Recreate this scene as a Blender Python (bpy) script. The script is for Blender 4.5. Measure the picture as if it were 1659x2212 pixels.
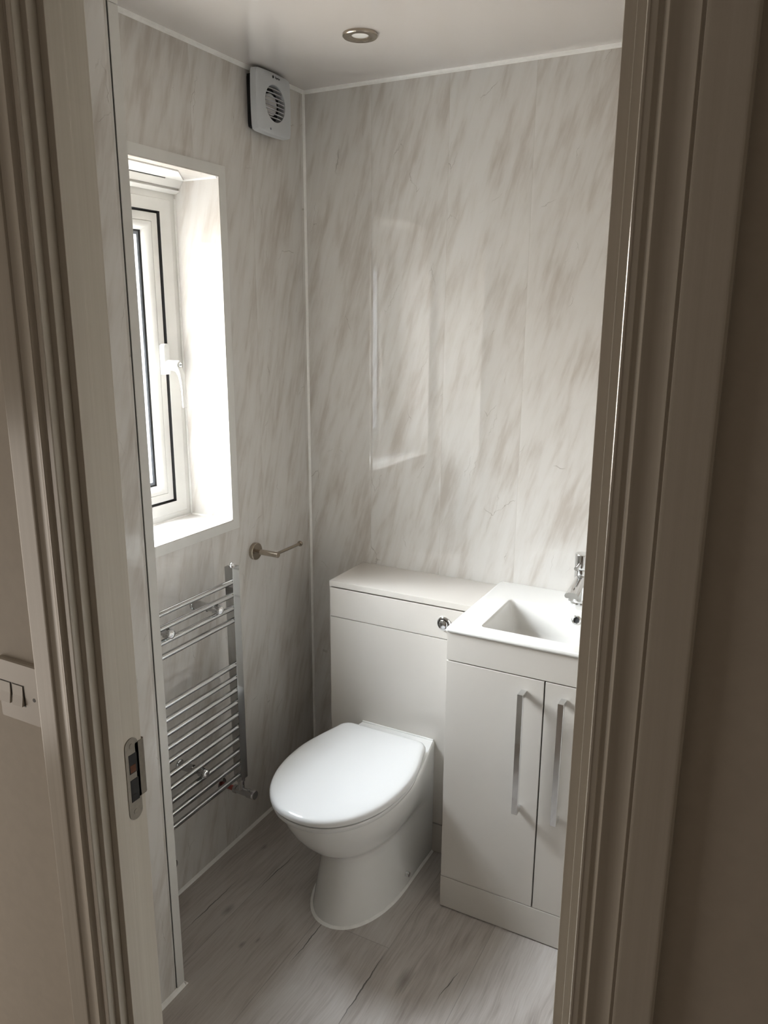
import bpy, bmesh, math, random
from mathutils import Vector, Matrix
random.seed(7)
C = bpy.context.scene.collection
for o in list(bpy.data.objects):
    bpy.data.objects.remove(o)

# ---------------------------------------------------------------- camera
F_PX, YAW, PITCH, ROLL = 1685.863, 0.484777, 0.243888, 0.0055705
CAM = (1.43321, -2.18003, 1.63702)
f = Vector((-math.sin(YAW)*math.cos(PITCH), math.cos(YAW)*math.cos(PITCH), -math.sin(PITCH)))
r = Vector((math.cos(YAW), math.sin(YAW), 0)); u = r.cross(f)
cr, sr = math.cos(ROLL), math.sin(ROLL)
rr = cr*r + sr*u; uu = -sr*r + cr*u
cd = bpy.data.cameras.new('camera'); cam = bpy.data.objects.new('camera', cd); C.objects.link(cam)
cam.matrix_world = Matrix(((rr.x, uu.x, -f.x, CAM[0]), (rr.y, uu.y, -f.y, CAM[1]), (rr.z, uu.z, -f.z, CAM[2]), (0, 0, 0, 1)))
cd.sensor_fit = 'VERTICAL'; cd.sensor_height = 24.0; cd.sensor_width = 18.0
cd.lens = F_PX*24.0/2212.0
cd.clip_start = 0.02
S = bpy.context.scene
S.camera = cam

# ---------------------------------------------------------------- sky, lights, exposure
S.view_settings.view_transform = 'Standard'
S.view_settings.look = 'None'
S.view_settings.gamma = 1.0
S.view_settings.use_curve_mapping = False
S.view_settings.exposure = 0.0
SKY_STRENGTH = 188.0
HALL_WATTS = 12.0
w = bpy.data.worlds.new('overcast_sky'); S.world = w; w.use_nodes = True
nt = w.node_tree; nt.nodes.clear()
out = nt.nodes.new('ShaderNodeOutputWorld'); bg = nt.nodes.new('ShaderNodeBackground')
tc = nt.nodes.new('ShaderNodeTexCoord'); sp = nt.nodes.new('ShaderNodeSeparateXYZ'); rp = nt.nodes.new('ShaderNodeValToRGB')
mr = nt.nodes.new('ShaderNodeMapRange'); mr.inputs[1].default_value = -1; mr.inputs[2].default_value = 1
nt.links.new(tc.outputs['Generated'], sp.inputs[0]); nt.links.new(sp.outputs[2], mr.inputs[0]); nt.links.new(mr.outputs[0], rp.inputs[0])
e = rp.color_ramp.elements
e[0].position = 0.0; e[0].color = (0.08, 0.07, 0.06, 1)
e[1].position = 1.0; e[1].color = (0.48, 0.51, 0.55, 1)
for pos, col in ((0.48, (0.13, 0.112, 0.095, 1)), (0.55, (0.26, 0.23, 0.205, 1)), (0.62, (0.60, 0.585, 0.57, 1)), (0.75, (0.70, 0.72, 0.75, 1)), (0.91, (0.50, 0.53, 0.575, 1))):
    q = e.new(pos); q.color = col
# added sideways dimming of the sky: brightest straight out, sparing the window reveal
ax = nt.nodes.new('ShaderNodeMath'); ax.operation = 'MULTIPLY'; ax.inputs[1].default_value = -1.0; nt.links.new(sp.outputs[0], ax.inputs[0])
h2 = nt.nodes.new('ShaderNodeMath'); h2.operation = 'MULTIPLY'; nt.links.new(sp.outputs[2], h2.inputs[0]); nt.links.new(sp.outputs[2], h2.inputs[1])
h3 = nt.nodes.new('ShaderNodeMath'); h3.operation = 'SUBTRACT'; h3.inputs[0].default_value = 1.0001; nt.links.new(h2.outputs[0], h3.inputs[1])
h4 = nt.nodes.new('ShaderNodeMath'); h4.operation = 'SQRT'; nt.links.new(h3.outputs[0], h4.inputs[0])
az = nt.nodes.new('ShaderNodeMath'); az.operation = 'DIVIDE'; nt.links.new(ax.outputs[0], az.inputs[0]); nt.links.new(h4.outputs[0], az.inputs[1])
am_ = nt.nodes.new('ShaderNodeMapRange'); am_.interpolation_type = 'SMOOTHSTEP'
for i_, v_ in ((1, 0.45), (2, 0.95), (3, 0.15), (4, 1.0)): am_.inputs[i_].default_value = v_
nt.links.new(az.outputs[0], am_.inputs[0])
mx = nt.nodes.new('ShaderNodeMix'); mx.data_type = 'RGBA'; mx.blend_type = 'MULTIPLY'; mx.inputs[0].default_value = 1.0
nt.links.new(rp.outputs[0], mx.inputs[6]); nt.links.new(am_.outputs[0], mx.inputs[7])
nt.links.new(mx.outputs[2], bg.inputs[0]); bg.inputs[1].default_value = SKY_STRENGTH
nt.links.new(bg.outputs[0], out.inputs[0])
# portal that helps the renderer find the sky through the window
pl = bpy.data.lights.new('window_sky_portal', 'AREA'); pl.shape = 'RECTANGLE'; pl.size = 0.56; pl.size_y = 0.96
pl.cycles.is_portal = True
po = bpy.data.objects.new('window_sky_portal', pl); C.objects.link(po)
po.matrix_world = Matrix.Translation((-0.27, -0.683, 1.51)) @ Matrix(((0, 0, -1, 0), (-1, 0, 0, 0), (0, 1, 0, 0), (0, 0, 0, 1)))
# daylight from the hall window, behind and to the left of the photographer
hl = bpy.data.lights.new('hall_window_daylight', 'AREA'); hl.shape = 'RECTANGLE'; hl.size = 1.3; hl.size_y = 1.2
hl.energy = HALL_WATTS; hl.color = (1.0, 0.90, 0.80)
ho = bpy.data.objects.new('hall_window_daylight', hl); C.objects.link(ho)
ho.location = (-1.0, -2.28, 0.68)
ho.rotation_euler = (Vector((0.6, -1.6, 0.6)) - Vector(ho.location)).to_track_quat('-Z', 'Y').to_euler()

# ---------------------------------------------------------------- materials
def mat(name, col, rough=0.5, metal=0.0, **kw):
    m = bpy.data.materials.new(name); m.use_nodes = True
    b = m.node_tree.nodes['Principled BSDF']
    b.inputs['Base Color'].default_value = (*col, 1); b.inputs['Roughness'].default_value = rough; b.inputs['Metallic'].default_value = metal
    for k, v in kw.items():
        b.inputs[k.replace('_', ' ')].default_value = v
    return m

class N:
    """small helper around one material's node tree"""
    def __init__(s, m): s.t = m.node_tree; s.b = s.t.nodes['Principled BSDF']
    def n(s, typ, **kw):
        x = s.t.nodes.new(typ)
        for k, v in kw.items(): setattr(x, k, v)
        return x
    def l(s, a, b): s.t.links.new(a, b)
    def math(s, op, a, b=None, clamp=False):
        x = s.n('ShaderNodeMath', operation=op, use_clamp=clamp)
        for i, v in enumerate((a, b)):
            if v is None: continue
            if isinstance(v, (int, float)): x.inputs[i].default_value = v
            else: s.l(v, x.inputs[i])
        return x.outputs[0]
    def ramp(s, v, stops):
        x = s.n('ShaderNodeValToRGB'); e = x.color_ramp.elements
        e[0].position, e[0].color = stops[0][0], (*stops[0][1], 1)
        e[1].position, e[1].color = stops[-1][0], (*stops[-1][1], 1)
        for p, c in stops[1:-1]:
            q = e.new(p); q.color = (*c, 1)
        s.l(v, x.inputs[0]); return x.outputs[0]
    def mix(s, fac, a, b, blend='MIX'):
        x = s.n('ShaderNodeMix', data_type='RGBA', blend_type=blend)
        for i, v in ((0, fac), (6, a), (7, b)):
            if isinstance(v, (int, float)): x.inputs[i].default_value = v
            elif isinstance(v, tuple): x.inputs[i].default_value = (*v, 1)
            else: s.l(v, x.inputs[i])
        return x.outputs[2]
    def noise(s, vec, scale=1, detail=4, rough=0.5, dist=0.0):
        x = s.n('ShaderNodeTexNoise'); x.inputs['Scale'].default_value = scale; x.inputs['Detail'].default_value = detail
        x.inputs['Roughness'].default_value = rough; x.inputs['Distortion'].default_value = dist
        s.l(vec, x.inputs['Vector']); return x.outputs['Fac']
    def mapping(s, vec, rot=0.0, scale=(1, 1, 1), loc=(0, 0, 0)):
        x = s.n('ShaderNodeMapping'); x.inputs['Rotation'].default_value = (0, 0, rot)
        x.inputs['Scale'].default_value = scale; x.inputs['Location'].default_value = loc
        s.l(vec, x.inputs['Vector']); return x.outputs[0]

def marble_mat(name, off=-0.007, pitch=0.247):
    m = mat(name, (0.7, 0.68, 0.63), 0.025, IOR=1.6); k = N(m)
    uv = k.n('ShaderNodeTexCoord').outputs['UV']
    sep = k.n('ShaderNodeSeparateXYZ'); k.l(uv, sep.inputs[0])
    pu = k.math('DIVIDE', k.math('SUBTRACT', sep.outputs[0], off), pitch)
    cell = k.math('FLOOR', pu); fr = k.math('FRACT', pu)
    cb = k.n('ShaderNodeCombineXYZ')
    k.l(k.math('ADD', sep.outputs[0], k.math('MULTIPLY', cell, 0.53)), cb.inputs[0])
    k.l(k.math('ADD', sep.outputs[1], k.math('MULTIPLY', cell, 1.37)), cb.inputs[1])
    rot = k.mapping(cb.outputs[0], rot=math.radians(16))
    st = k.noise(k.mapping(rot, scale=(34, 5.2, 1)), 1, 4, 0.58, 0.15)
    bl = k.noise(k.mapping(rot, scale=(10, 2.6, 1), loc=(3, 1, 0)), 1, 3, 0.55, 0.2)
    fine = k.noise(k.mapping(rot, scale=(70, 9, 1)), 1, 3, 0.6, 0.2)
    v = k.math('ADD', k.math('MULTIPLY', st, 0.55), k.math('MULTIPLY', bl, 0.45))
    v = k.math('ADD', v, k.math('MULTIPLY', k.math('SUBTRACT', fine, 0.5), 0.10))
    col = k.ramp(v, [(0.36, (0.525, 0.484, 0.440)), (0.44, (0.60, 0.568, 0.530)), (0.50, (0.655, 0.630, 0.597)), (0.58, (0.685, 0.665, 0.637))])
    # hair-thin broken veins
    nz = k.n('ShaderNodeTexNoise'); nz.inputs['Scale'].default_value = 34; nz.inputs['Detail'].default_value = 4; k.l(rot, nz.inputs['Vector'])
    mv = k.n('ShaderNodeVectorMath', operation='MULTIPLY_ADD'); k.l(nz.outputs['Color'], mv.inputs[0])
    mv.inputs[1].default_value = (0.03, 0.03, 0); k.l(rot, mv.inputs[2])
    vo = k.n('ShaderNodeTexVoronoi', feature='DISTANCE_TO_EDGE'); vo.inputs['Scale'].default_value = 1.0
    k.l(k.mapping(mv.outputs[0], rot=-0.1, scale=(8.5, 3.0, 1)), vo.inputs['Vector'])
    ln = k.math('LESS_THAN', vo.outputs['Distance'], 0.0036)
    mask = k.noise(k.mapping(rot, scale=(11, 9, 1), loc=(9, 4, 0)), 1, 2, 0.5, 0)
    ms = k.math('MULTIPLY', k.math('SUBTRACT', mask, 0.56), 12.0, True)
    vein = k.math('MULTIPLY', k.math('MULTIPLY', ln, ms), 0.5)
    col = k.mix(vein, col, (0.30, 0.27, 0.23))
    # tongue and groove joint between the panels
    ed = k.math('MINIMUM', fr, k.math('SUBTRACT', 1.0, fr))
    jt = k.math('LESS_THAN', ed, 0.0035)
    col = k.mix(k.math('MULTIPLY', jt, 0.35), col, (0.50, 0.48, 0.43))
    k.l(col, k.b.inputs['Base Color'])
    bp = k.n('ShaderNodeBump'); bp.inputs['Strength'].default_value = 0.35; bp.inputs['Distance'].default_value = 0.0012
    k.l(k.math('MULTIPLY', ed, 40.0, True), bp.inputs['Height']); k.l(bp.outputs[0], k.b.inputs['Normal'])
    return m

def floor_mat():
    m = mat('grey_oak_vinyl', (0.3, 0.27, 0.24), 0.42); k = N(m)
    uv = k.n('ShaderNodeTexCoord').outputs['UV']
    sep = k.n('ShaderNodeSeparateXYZ'); k.l(uv, sep.inputs[0])
    pw, pl_ = 0.224, 1.22
    pu = k.math('DIVIDE', k.math('SUBTRACT', sep.outputs[0], 0.19), pw)
    cell = k.math('FLOOR', pu); fu = k.math('FRACT', pu)
    wn = k.n('ShaderNodeTexWhiteNoise', noise_dimensions='1D'); k.l(cell, wn.inputs['W'])
    pv = k.math('ADD', k.math('DIVIDE', k.math('ADD', sep.outputs[1], 0.627), pl_), k.math('MULTIPLY', k.math('SUBTRACT', cell, 1.0), 0.37))
    cv = k.math('FLOOR', pv); fv = k.math('FRACT', pv)
    idn = k.n('ShaderNodeCombineXYZ'); k.l(cell, idn.inputs[0]); k.l(cv, idn.inputs[1])
    wn2 = k.n('ShaderNodeTexWhiteNoise', noise_dimensions='2D'); k.l(idn.outputs[0], wn2.inputs['Vector'])
    cb = k.n('ShaderNodeCombineXYZ')
    k.l(k.math('ADD', sep.outputs[0], k.math('MULTIPLY', wn2.outputs['Value'], 9.0)), cb.inputs[0])
    k.l(k.math('ADD', sep.outputs[1], k.math('MULTIPLY', wn2.outputs['Value'], 17.0)), cb.inputs[1])
    warp = k.n('ShaderNodeTexNoise'); warp.inputs['Scale'].default_value = 3.4; warp.inputs['Detail'].default_value = 2; k.l(cb.outputs[0], warp.inputs['Vector'])
    wv = k.n('ShaderNodeVectorMath', operation='MULTIPLY_ADD'); k.l(warp.outputs['Color'], wv.inputs[0]); wv.inputs[1].default_value = (0.035, 0.03, 0); k.l(cb.outputs[0], wv.inputs[2])
    g = k.noise(k.mapping(wv.outputs[0], scale=(85, 5.0, 1)), 1, 5, 0.65, 0.25)
    fg = k.noise(k.mapping(wv.outputs[0], scale=(230, 9, 1)), 1, 3, 0.6, 0.1)
    big = k.noise(k.mapping(wv.outputs[0], scale=(8, 2.6, 1), loc=(2, 5, 0)), 1, 3, 0.55, 0.5)
    v = k.math('ADD', k.math('MULTIPLY', g, 0.33), k.math('ADD', k.math('MULTIPLY', fg, 0.22), k.math('MULTIPLY', big, 0.45)))
    v = k.math('ADD', v, k.math('MULTIPLY', k.math('SUBTRACT', wn2.outputs['Value'], 0.5), 0.05))
    col = k.ramp(v, [(0.34, (0.30, 0.262, 0.234)), (0.44, (0.405, 0.364, 0.332)), (0.51, (0.475, 0.437, 0.406)), (0.62, (0.54, 0.507, 0.478))])
    # dark splits and knots at their places in the boards
    wob = k.math('MULTIPLY', k.math('SUBTRACT', k.noise(k.mapping(uv, scale=(1, 14, 1)), 1, 3, 0.6, 0), 0.5), 0.016)
    dark = None
    for xc, slope, v0, v1, wd in ((0.4335, 0.01, -0.80, -0.60, 0.0011), (0.638, -0.01, -0.90, -0.63, 0.0013), (0.826, 0.15, -0.72, -0.60, 0.0009), (0.60, 0.10, -1.02, -0.93, 0.0012), (0.20, 0.05, -0.62, -0.42, 0.0010), (0.95, 0.05, -1.1, -0.86, 0.0010), (0.115, 0.02, -0.86, -0.60, 0.0010)):
        vc = (v0+v1)/2
        line = k.math('ADD', k.math('MULTIPLY', k.math('SUBTRACT', sep.outputs[1], vc), slope), k.math('ADD', wob, xc))
        fade = k.math('SUBTRACT', 1.0, k.math('DIVIDE', k.math('ABSOLUTE', k.math('SUBTRACT', sep.outputs[1], vc)), (v1-v0)/2), True)
        t_ = k.math('LESS_THAN', k.math('ABSOLUTE', k.math('SUBTRACT', sep.outputs[0], line)), k.math('MULTIPLY', fade, wd*1.6))
        dark = t_ if dark is None else k.math('MAXIMUM', dark, t_)
    col = k.mix(k.math('MULTIPLY', dark, 0.8), col, (0.045, 0.038, 0.034))
    kdist = None
    for xc, yc, rx, ry in ((0.283, -0.803, 0.008, 0.018), (0.312, -0.770, 0.005, 0.014), (0.170, -0.72, 0.014, 0.03), (0.72, -0.70, 0.022, 0.05), (0.098, -0.45, 0.008, 0.02), (0.625, -0.98, 0.012, 0.022)):
        q = k.n('ShaderNodeVectorMath', operation='LENGTH')
        k.l(k.mapping(wv.outputs[0] if False else uv, scale=(1/rx, 1/ry, 1), loc=(-xc/rx, -yc/ry, 0)), q.inputs[0])
        t_ = k.math('SUBTRACT', 1.0, k.math('MULTIPLY', q.outputs['Value'], k.math('ADD', 0.45, k.math('MULTIPLY', fg, 1.1))), True)
        kdist = t_ if kdist is None else k.math('MAXIMUM', kdist, t_)
    col = k.mix(k.math('MULTIPLY', kdist, 0.55), col, (0.10, 0.083, 0.072))
    eu = k.math('MINIMUM', fu, k.math('SUBTRACT', 1.0, fu)); ev = k.math('MINIMUM', fv, k.math('SUBTRACT', 1.0, fv))
    j = k.math('MAXIMUM', k.math('LESS_THAN', eu, 0.005), k.math('LESS_THAN', ev, 0.0009))
    col = k.mix(k.math('MULTIPLY', j, 0.28), col, (0.07, 0.06, 0.05))
    k.l(col, k.b.inputs['Base Color'])
    bp = k.n('ShaderNodeBump'); bp.inputs['Strength'].default_value = 0.12; bp.inputs['Distance'].default_value = 0.002
    k.l(g, bp.inputs['Height']); k.l(bp.outputs[0], k.b.inputs['Normal'])
    return m

def noisy(name, col, rough, amt=0.06, scale=30, bump=0.0, **kw):
    """plain finish with a faint unevenness of tone"""
    m = mat(name, col, rough, **kw); k = N(m)
    ob = k.n('ShaderNodeTexCoord').outputs['Object']
    v = k.noise(ob, scale, 3, 0.5, 0)
    c0 = tuple(c*(1-amt) for c in col); c1 = tuple(min(1, c*(1+amt)) for c in col)
    k.l(k.ramp(v, [(0.35, c0), (0.65, c1)]), k.b.inputs['Base Color'])
    if bump:
        bp = k.n('ShaderNodeBump'); bp.inputs['Strength'].default_value = bump; bp.inputs['Distance'].default_value = 0.001
        k.l(v, bp.inputs['Height']); k.l(bp.outputs[0], k.b.inputs['Normal'])
    return m

def wood_paint():
    m = mat('cream_gloss_woodwork', (0.60, 0.56, 0.49), 0.22); k = N(m)
    ob = k.n('ShaderNodeTexCoord').outputs['Object']
    v = k.noise(k.mapping(ob, scale=(150, 150, 1.5)), 1, 4, 0.6, 0)
    bp = k.n('ShaderNodeBump'); bp.inputs['Strength'].default_value = 0.08; bp.inputs['Distance'].default_value = 0.0003
    k.l(v, bp.inputs['Height']); k.l(bp.outputs[0], k.b.inputs['Normal'])
    k.l(k.ramp(v, [(0.3, (0.57, 0.53, 0.46)), (0.7, (0.63, 0.59, 0.52))]), k.b.inputs['Base Color'])
    return m

def glass_mat():
    m = bpy.data.materials.new('obscured_window_glass'); m.use_nodes = True; t = m.node_tree; t.nodes.clear()
    o = t.nodes.new('ShaderNodeOutputMaterial'); tr = t.nodes.new('ShaderNodeBsdfTransparent'); tl = t.nodes.new('ShaderNodeBsdfTranslucent')
    gl = t.nodes.new('ShaderNodeBsdfGlossy'); gl.inputs['Roughness'].default_value = 0.12
    m1 = t.nodes.new('ShaderNodeMixShader'); m2 = t.nodes.new('ShaderNodeMixShader')
    uv = t.nodes.new('ShaderNodeTexCoord'); mp = t.nodes.new('ShaderNodeMapping'); mp.inputs['Scale'].default_value = (110, 60, 1)
    nz = t.nodes.new('ShaderNodeTexNoise'); nz.inputs['Scale'].default_value = 1; nz.inputs['Detail'].default_value = 2; nz.inputs['Distortion'].default_value = 1.5
    r1 = t.nodes.new('ShaderNodeValToRGB'); r1.color_ramp.elements[0].position = 0.42; r1.color_ramp.elements[1].position = 0.60
    r1.color_ramp.elements[0].color = (0.02, 0.02, 0.02, 1); r1.color_ramp.elements[1].color = (0.16, 0.16, 0.16, 1)
    t.links.new(uv.outputs['UV'], mp.inputs[0]); t.links.new(mp.outputs[0], nz.inputs['Vector']); t.links.new(nz.outputs['Fac'], r1.inputs[0])
    bp = t.nodes.new('ShaderNodeBump'); bp.inputs['Strength'].default_value = 0.6; bp.inputs['Distance'].default_value = 0.003
    t.links.new(nz.outputs['Fac'], bp.inputs['Height']); t.links.new(bp.outputs[0], gl.inputs['Normal'])
    tr.inputs[0].default_value = (0.95, 0.97, 0.97, 1); tl.inputs[0].default_value = (0.9, 0.92, 0.93, 1)
    t.links.new(r1.outputs[0], m1.inputs[0]); t.links.new(tr.outputs[0], m1.inputs[1]); t.links.new(tl.outputs[0], m1.inputs[2])
    m2.inputs[0].default_value = 0.06; t.links.new(m1.outputs[0], m2.inputs[1]); t.links.new(gl.outputs[0], m2.inputs[2])
    t.links.new(m2.outputs[0], o.inputs[0]); return m

M = dict(
    marble=marble_mat('marble_effect_panel_back', off=-0.0105), marble_l=marble_mat('marble_effect_panel_side', off=-0.265),
    marble_w=marble_mat('marble_effect_reveal', off=0.05, pitch=0.9),
    floor=floor_mat(), ceiling=noisy('glossy_white_ceiling_panel', (0.66, 0.63, 0.60), 0.05, 0.01, 3, IOR=1.6, Coat_Weight=0.7, Coat_Roughness=0.02),
    paint=noisy('hall_wall_paint', (0.60, 0.55, 0.48), 0.7, 0.02, 60, 0.15), wood=wood_paint(),
    trim=noisy('white_plastic_trim', (0.70, 0.69, 0.66), 0.35, 0.02, 20), bead=noisy('white_sealant', (0.86, 0.85, 0.82), 0.4, 0.03, 60),
    upvc=noisy('white_window_plastic', (0.78, 0.77, 0.74), 0.28, 0.02, 15), white=noisy('white_plastic', (0.82, 0.82, 0.80), 0.3, 0.01, 15),
    gasket=noisy('black_rubber_gasket', (0.012, 0.012, 0.013), 0.6, 0.1, 60), spacer=noisy('grey_spacer_bar', (0.20, 0.22, 0.25), 0.35, 0.1, 90),
    glass=glass_mat(), chrome=noisy('chrome', (0.78, 0.79, 0.80), 0.06, 0.01, 10, metal=1.0),
    rad=noisy('chrome_radiator', (0.50, 0.50, 0.50), 0.07, 0.02, 10, metal=1.0),
    nickel=noisy('brushed_nickel', (0.42, 0.37, 0.31), 0.25, 0.05, 60, metal=1.0),
    steel=noisy('brushed_steel', (0.24, 0.215, 0.18), 0.36, 0.06, 120, metal=1.0),
    ceramic=noisy('white_ceramic', (0.79, 0.78, 0.755), 0.08, 0.006, 6), lid=noisy('white_toilet_seat_plastic', (0.73, 0.725, 0.715), 0.10, 0.004, 6),
    cab=noisy('light_grey_gloss_cabinet', (0.62, 0.585, 0.54), 0.20, 0.01, 5), cabdark=noisy('cabinet_carcass', (0.22, 0.21, 0.19), 0.6, 0.05, 20),
    fan=noisy('pale_grey_fan_plastic', (0.56, 0.58, 0.60), 0.35, 0.01, 20), dark=noisy('dark_recess', (0.012, 0.012, 0.013), 0.7, 0.1, 40),
    ink=noisy('dark_printed_ink', (0.03, 0.03, 0.03), 0.5, 0.05, 60), copper=noisy('reddish_pipe', (0.30, 0.05, 0.04), 0.35, 0.08, 60),
    switch=noisy('white_switch_plastic', (0.60, 0.56, 0.50), 0.35, 0.01, 30), socketwood=noisy('raw_wood_mortice', (0.12, 0.045, 0.02), 0.8, 0.2, 90),
    lens=noisy('frosted_lamp_lens', (0.80, 0.80, 0.78), 0.25, 0.02, 80), brick=noisy('pale_render', (0.55, 0.50, 0.44), 0.9, 0.08, 25),
)

# ---------------------------------------------------------------- mesh helpers
def box(bm, x0, x1, y0, y1, z0, z1, bev=0.0, seg=2):
    vs = [bm.verts.new((x, y, z)) for z in (z0, z1) for x, y in ((x0, y0), (x1, y0), (x1, y1), (x0, y1))]
    fs = [bm.faces.new([vs[i] for i in q]) for q in ((3, 2, 1, 0), (4, 5, 6, 7), (0, 1, 5, 4), (1, 2, 6, 5), (2, 3, 7, 6), (3, 0, 4, 7))]
    if bev:
        es = list({e for ff in fs for e in ff.edges})
        bmesh.ops.bevel(bm, geom=es, offset=bev, segments=seg, affect='EDGES', profile=0.5)

def loft(bm, rings, cap0=True, cap1=True, closed=True):
    R = [[bm.verts.new(p) for p in ring] for ring in rings]
    n = len(R[0])
    for a, b in zip(R, R[1:]):
        for i in range(n if closed else n-1):
            bm.faces.new((a[i], a[(i+1) % n], b[(i+1) % n], b[i]))
    if cap0: bm.faces.new(R[0][::-1])
    if cap1: bm.faces.new(R[-1])
    return R

def frame_of(d):
    d = Vector(d).normalized(); a = Vector((0, 0, 1)) if abs(d.z) < 0.9 else Vector((0, 1, 0))
    s = d.cross(a).normalized(); return s, s.cross(d).normalized(), d

def lathe(bm, base, axis, prof, n=32, cap0=True, cap1=True):
    """prof: (distance along the axis, radius)"""
    s, t, d = frame_of(axis); b = Vector(base)
    loft(bm, [[b + d*h + (s*math.cos(2*math.pi*i/n) + t*math.sin(2*math.pi*i/n))*max(rad, 1e-5) for i in range(n)] for h, rad in prof], cap0, cap1)

def tube(bm, pts, rad, n=16):
    pts = [Vector(p) for p in pts]; rings = []
    rads = rad if isinstance(rad, (list, tuple)) else [rad]*len(pts)
    for i, p in enumerate(pts):
        d = (pts[min(i+1, len(pts)-1)] - pts[max(i-1, 0)]).normalized()
        s, t, _ = frame_of(d)
        rings.append([p + (s*math.cos(2*math.pi*k/n) + t*math.sin(2*math.pi*k/n))*rads[i] for k in range(n)])
    loft(bm, rings)

def prism(bm, poly, axis, a, b):
    """poly: 2D points in the plane across the axis; axis 0: (y,z), 1: (x,z), 2: (x,y)"""
    def P(q, v): return {0: (v, q[0], q[1]), 1: (q[0], v, q[1]), 2: (q[0], q[1], v)}[axis]
    loft(bm, [[P(q, a) for q in poly], [P(q, b) for q in poly]])

def rrect(x0, x1, y0, y1, rad, z, n=6):
    pts = []
    for cx, cy, a0 in ((x1-rad, y1-rad, 0), (x0+rad, y1-rad, 90), (x0+rad, y0+rad, 180), (x1-rad, y0+rad, 270)):
        for i in range(n+1):
            a = math.radians(a0 + 90*i/n); pts.append((cx + rad*math.cos(a), cy + rad*math.sin(a), z))
    return pts

ORG = {}
def finish(name, bm, m, parent=None, smooth=True, origin=None):
    bmesh.ops.recalc_face_normals(bm, faces=bm.faces)
    uvl = bm.loops.layers.uv.new('UVMap')
    for fc in bm.faces:
        nx, ny, nz = (abs(c) for c in fc.normal)
        for lp in fc.loops:
            x, y, z = lp.vert.co
            lp[uvl].uv = (y, z) if nx >= ny and nx >= nz else ((x, z) if ny >= nz else (x, y))
    org = Vector(ORG[parent.name]) if parent else Vector(origin or (0, 0, 0))
    bmesh.ops.translate(bm, verts=bm.verts, vec=-org)
    me = bpy.data.meshes.new(name); bm.to_mesh(me); bm.free()
    mats = m if isinstance(m, (list, tuple)) else [m]
    for q in mats: me.materials.append(q)
    if smooth:
        for p in me.polygons: p.use_smooth = True
        me.set_sharp_from_angle(angle=math.radians(35))
    o = bpy.data.objects.new(name, me); C.objects.link(o)
    if smooth:
        wn_ = o.modifiers.new('weighted_normal', 'WEIGHTED_NORMAL'); wn_.keep_sharp = True; wn_.weight = 80
    if parent: o.parent = parent
    else: o.location = org
    ORG[o.name] = tuple(org)
    return o

def thing(name, label, cat, loc, group=None):
    o = bpy.data.objects.new(name, None); o.empty_display_size = 0.05; C.objects.link(o); o.location = loc
    o['label'] = label; o['category'] = cat
    if group: o['group'] = group
    ORG[o.name] = tuple(loc); return o

def struct(name, bm, m, label=None, smooth=False):
    o = finish(name, bm, m, None, smooth); o['kind'] = 'structure'
    if label: o['label'] = label
    return o

def structroot(name, loc, label):
    o = bpy.data.objects.new(name, None); C.objects.link(o); o.location = loc; o['kind'] = 'structure'; o['label'] = label
    ORG[o.name] = tuple(loc); return o

# ---------------------------------------------------------------- the room
CH = 2.30
XR = 1.75            # inside face of the right wall
YD = -1.443          # bathroom face of the door wall
YH = -1.5255         # hall face of the door wall
BX, BY = 0.233, -0.975   # boxed-out return beside the door
WY0, WY1, WZ0, WZ1 = -0.950, -0.415, 1.053, 2.002   # window opening
HX0, HX1, HY = -1.35, 2.75, -3.9

LSH = [(HX0-.1, HY-.1), (HX1+.1, HY-.1), (HX1+.1, 0.12), (-0.30, 0.12), (-0.30, YD), (HX0-.1, YD)]
bm = bmesh.new(); prism(bm, LSH, 2, -0.10, 0.0); struct('floor', bm, M['floor'], 'grey oak plank vinyl floor')
bm = bmesh.new(); prism(bm, LSH, 2, CH, CH+0.1); struct('ceiling', bm, M['ceiling'], 'glossy white panelled ceiling')
bm = bmesh.new(); box(bm, -0.30, XR+0.1, 0.0, 0.12, 0, CH); struct('wall_back', bm, M['marble'], 'back wall of marble effect panels')
bm = bmesh.new()
box(bm, -0.30, 0, WY1, 0, 0, CH); box(bm, -0.30, 0, YD, WY0, 0, CH); box(bm, -0.30, 0, WY0, WY1, 0, WZ0); box(bm, -0.30, 0, WY0, WY1, WZ1, CH)
struct('wall_left', bm, M['marble_l'], 'window wall of marble effect panels')
bm = bmesh.new(); box(bm, 0.0, BX, YD, BY, 0, CH); struct('wall_return', bm, M['marble_l'], 'boxed-out marble effect return left of the doorway')
bm = bmesh.new(); box(bm, XR, XR+0.1, YD, 0, 0, CH); struct('wall_right', bm, M['marble_l'], 'right wall of marble effect panels, out of sight')
XL, XRJ = 0.650, 1.295       # door lining faces
LT = 0.028                   # lining thickness
bm = bmesh.new()
box(bm, HX0, XL-LT, YH, YD, 0, CH); box(bm, XRJ+LT, HX1, YH, YD, 0, CH); box(bm, XL-LT, XRJ+LT, YH, YD, 2.03, CH)
wf = struct('wall_front', bm, [M['paint'], M['marble_l']], 'wall with the doorway, painted on the hall side')
for p in wf.data.polygons:
    if p.normal.y > 0.9: p.material_index = 1
bm = bmesh.new(); box(bm, HX0-0.1, HX0, HY, YH, 0, CH); struct('wall_hall_left', bm, M['paint'], 'hall wall, out of sight')
bm = bmesh.new(); box(bm, HX1, HX1+0.1, HY, YH, 0, CH); struct('wall_hall_right', bm, M['paint'], 'hall wall, out of sight')
bm = bmesh.new(); box(bm, HX0-0.1, HX1+0.1, HY-0.1, HY, 0, CH); struct('wall_hall_back', bm, M['paint'], 'hall wall behind the photographer')

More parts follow.
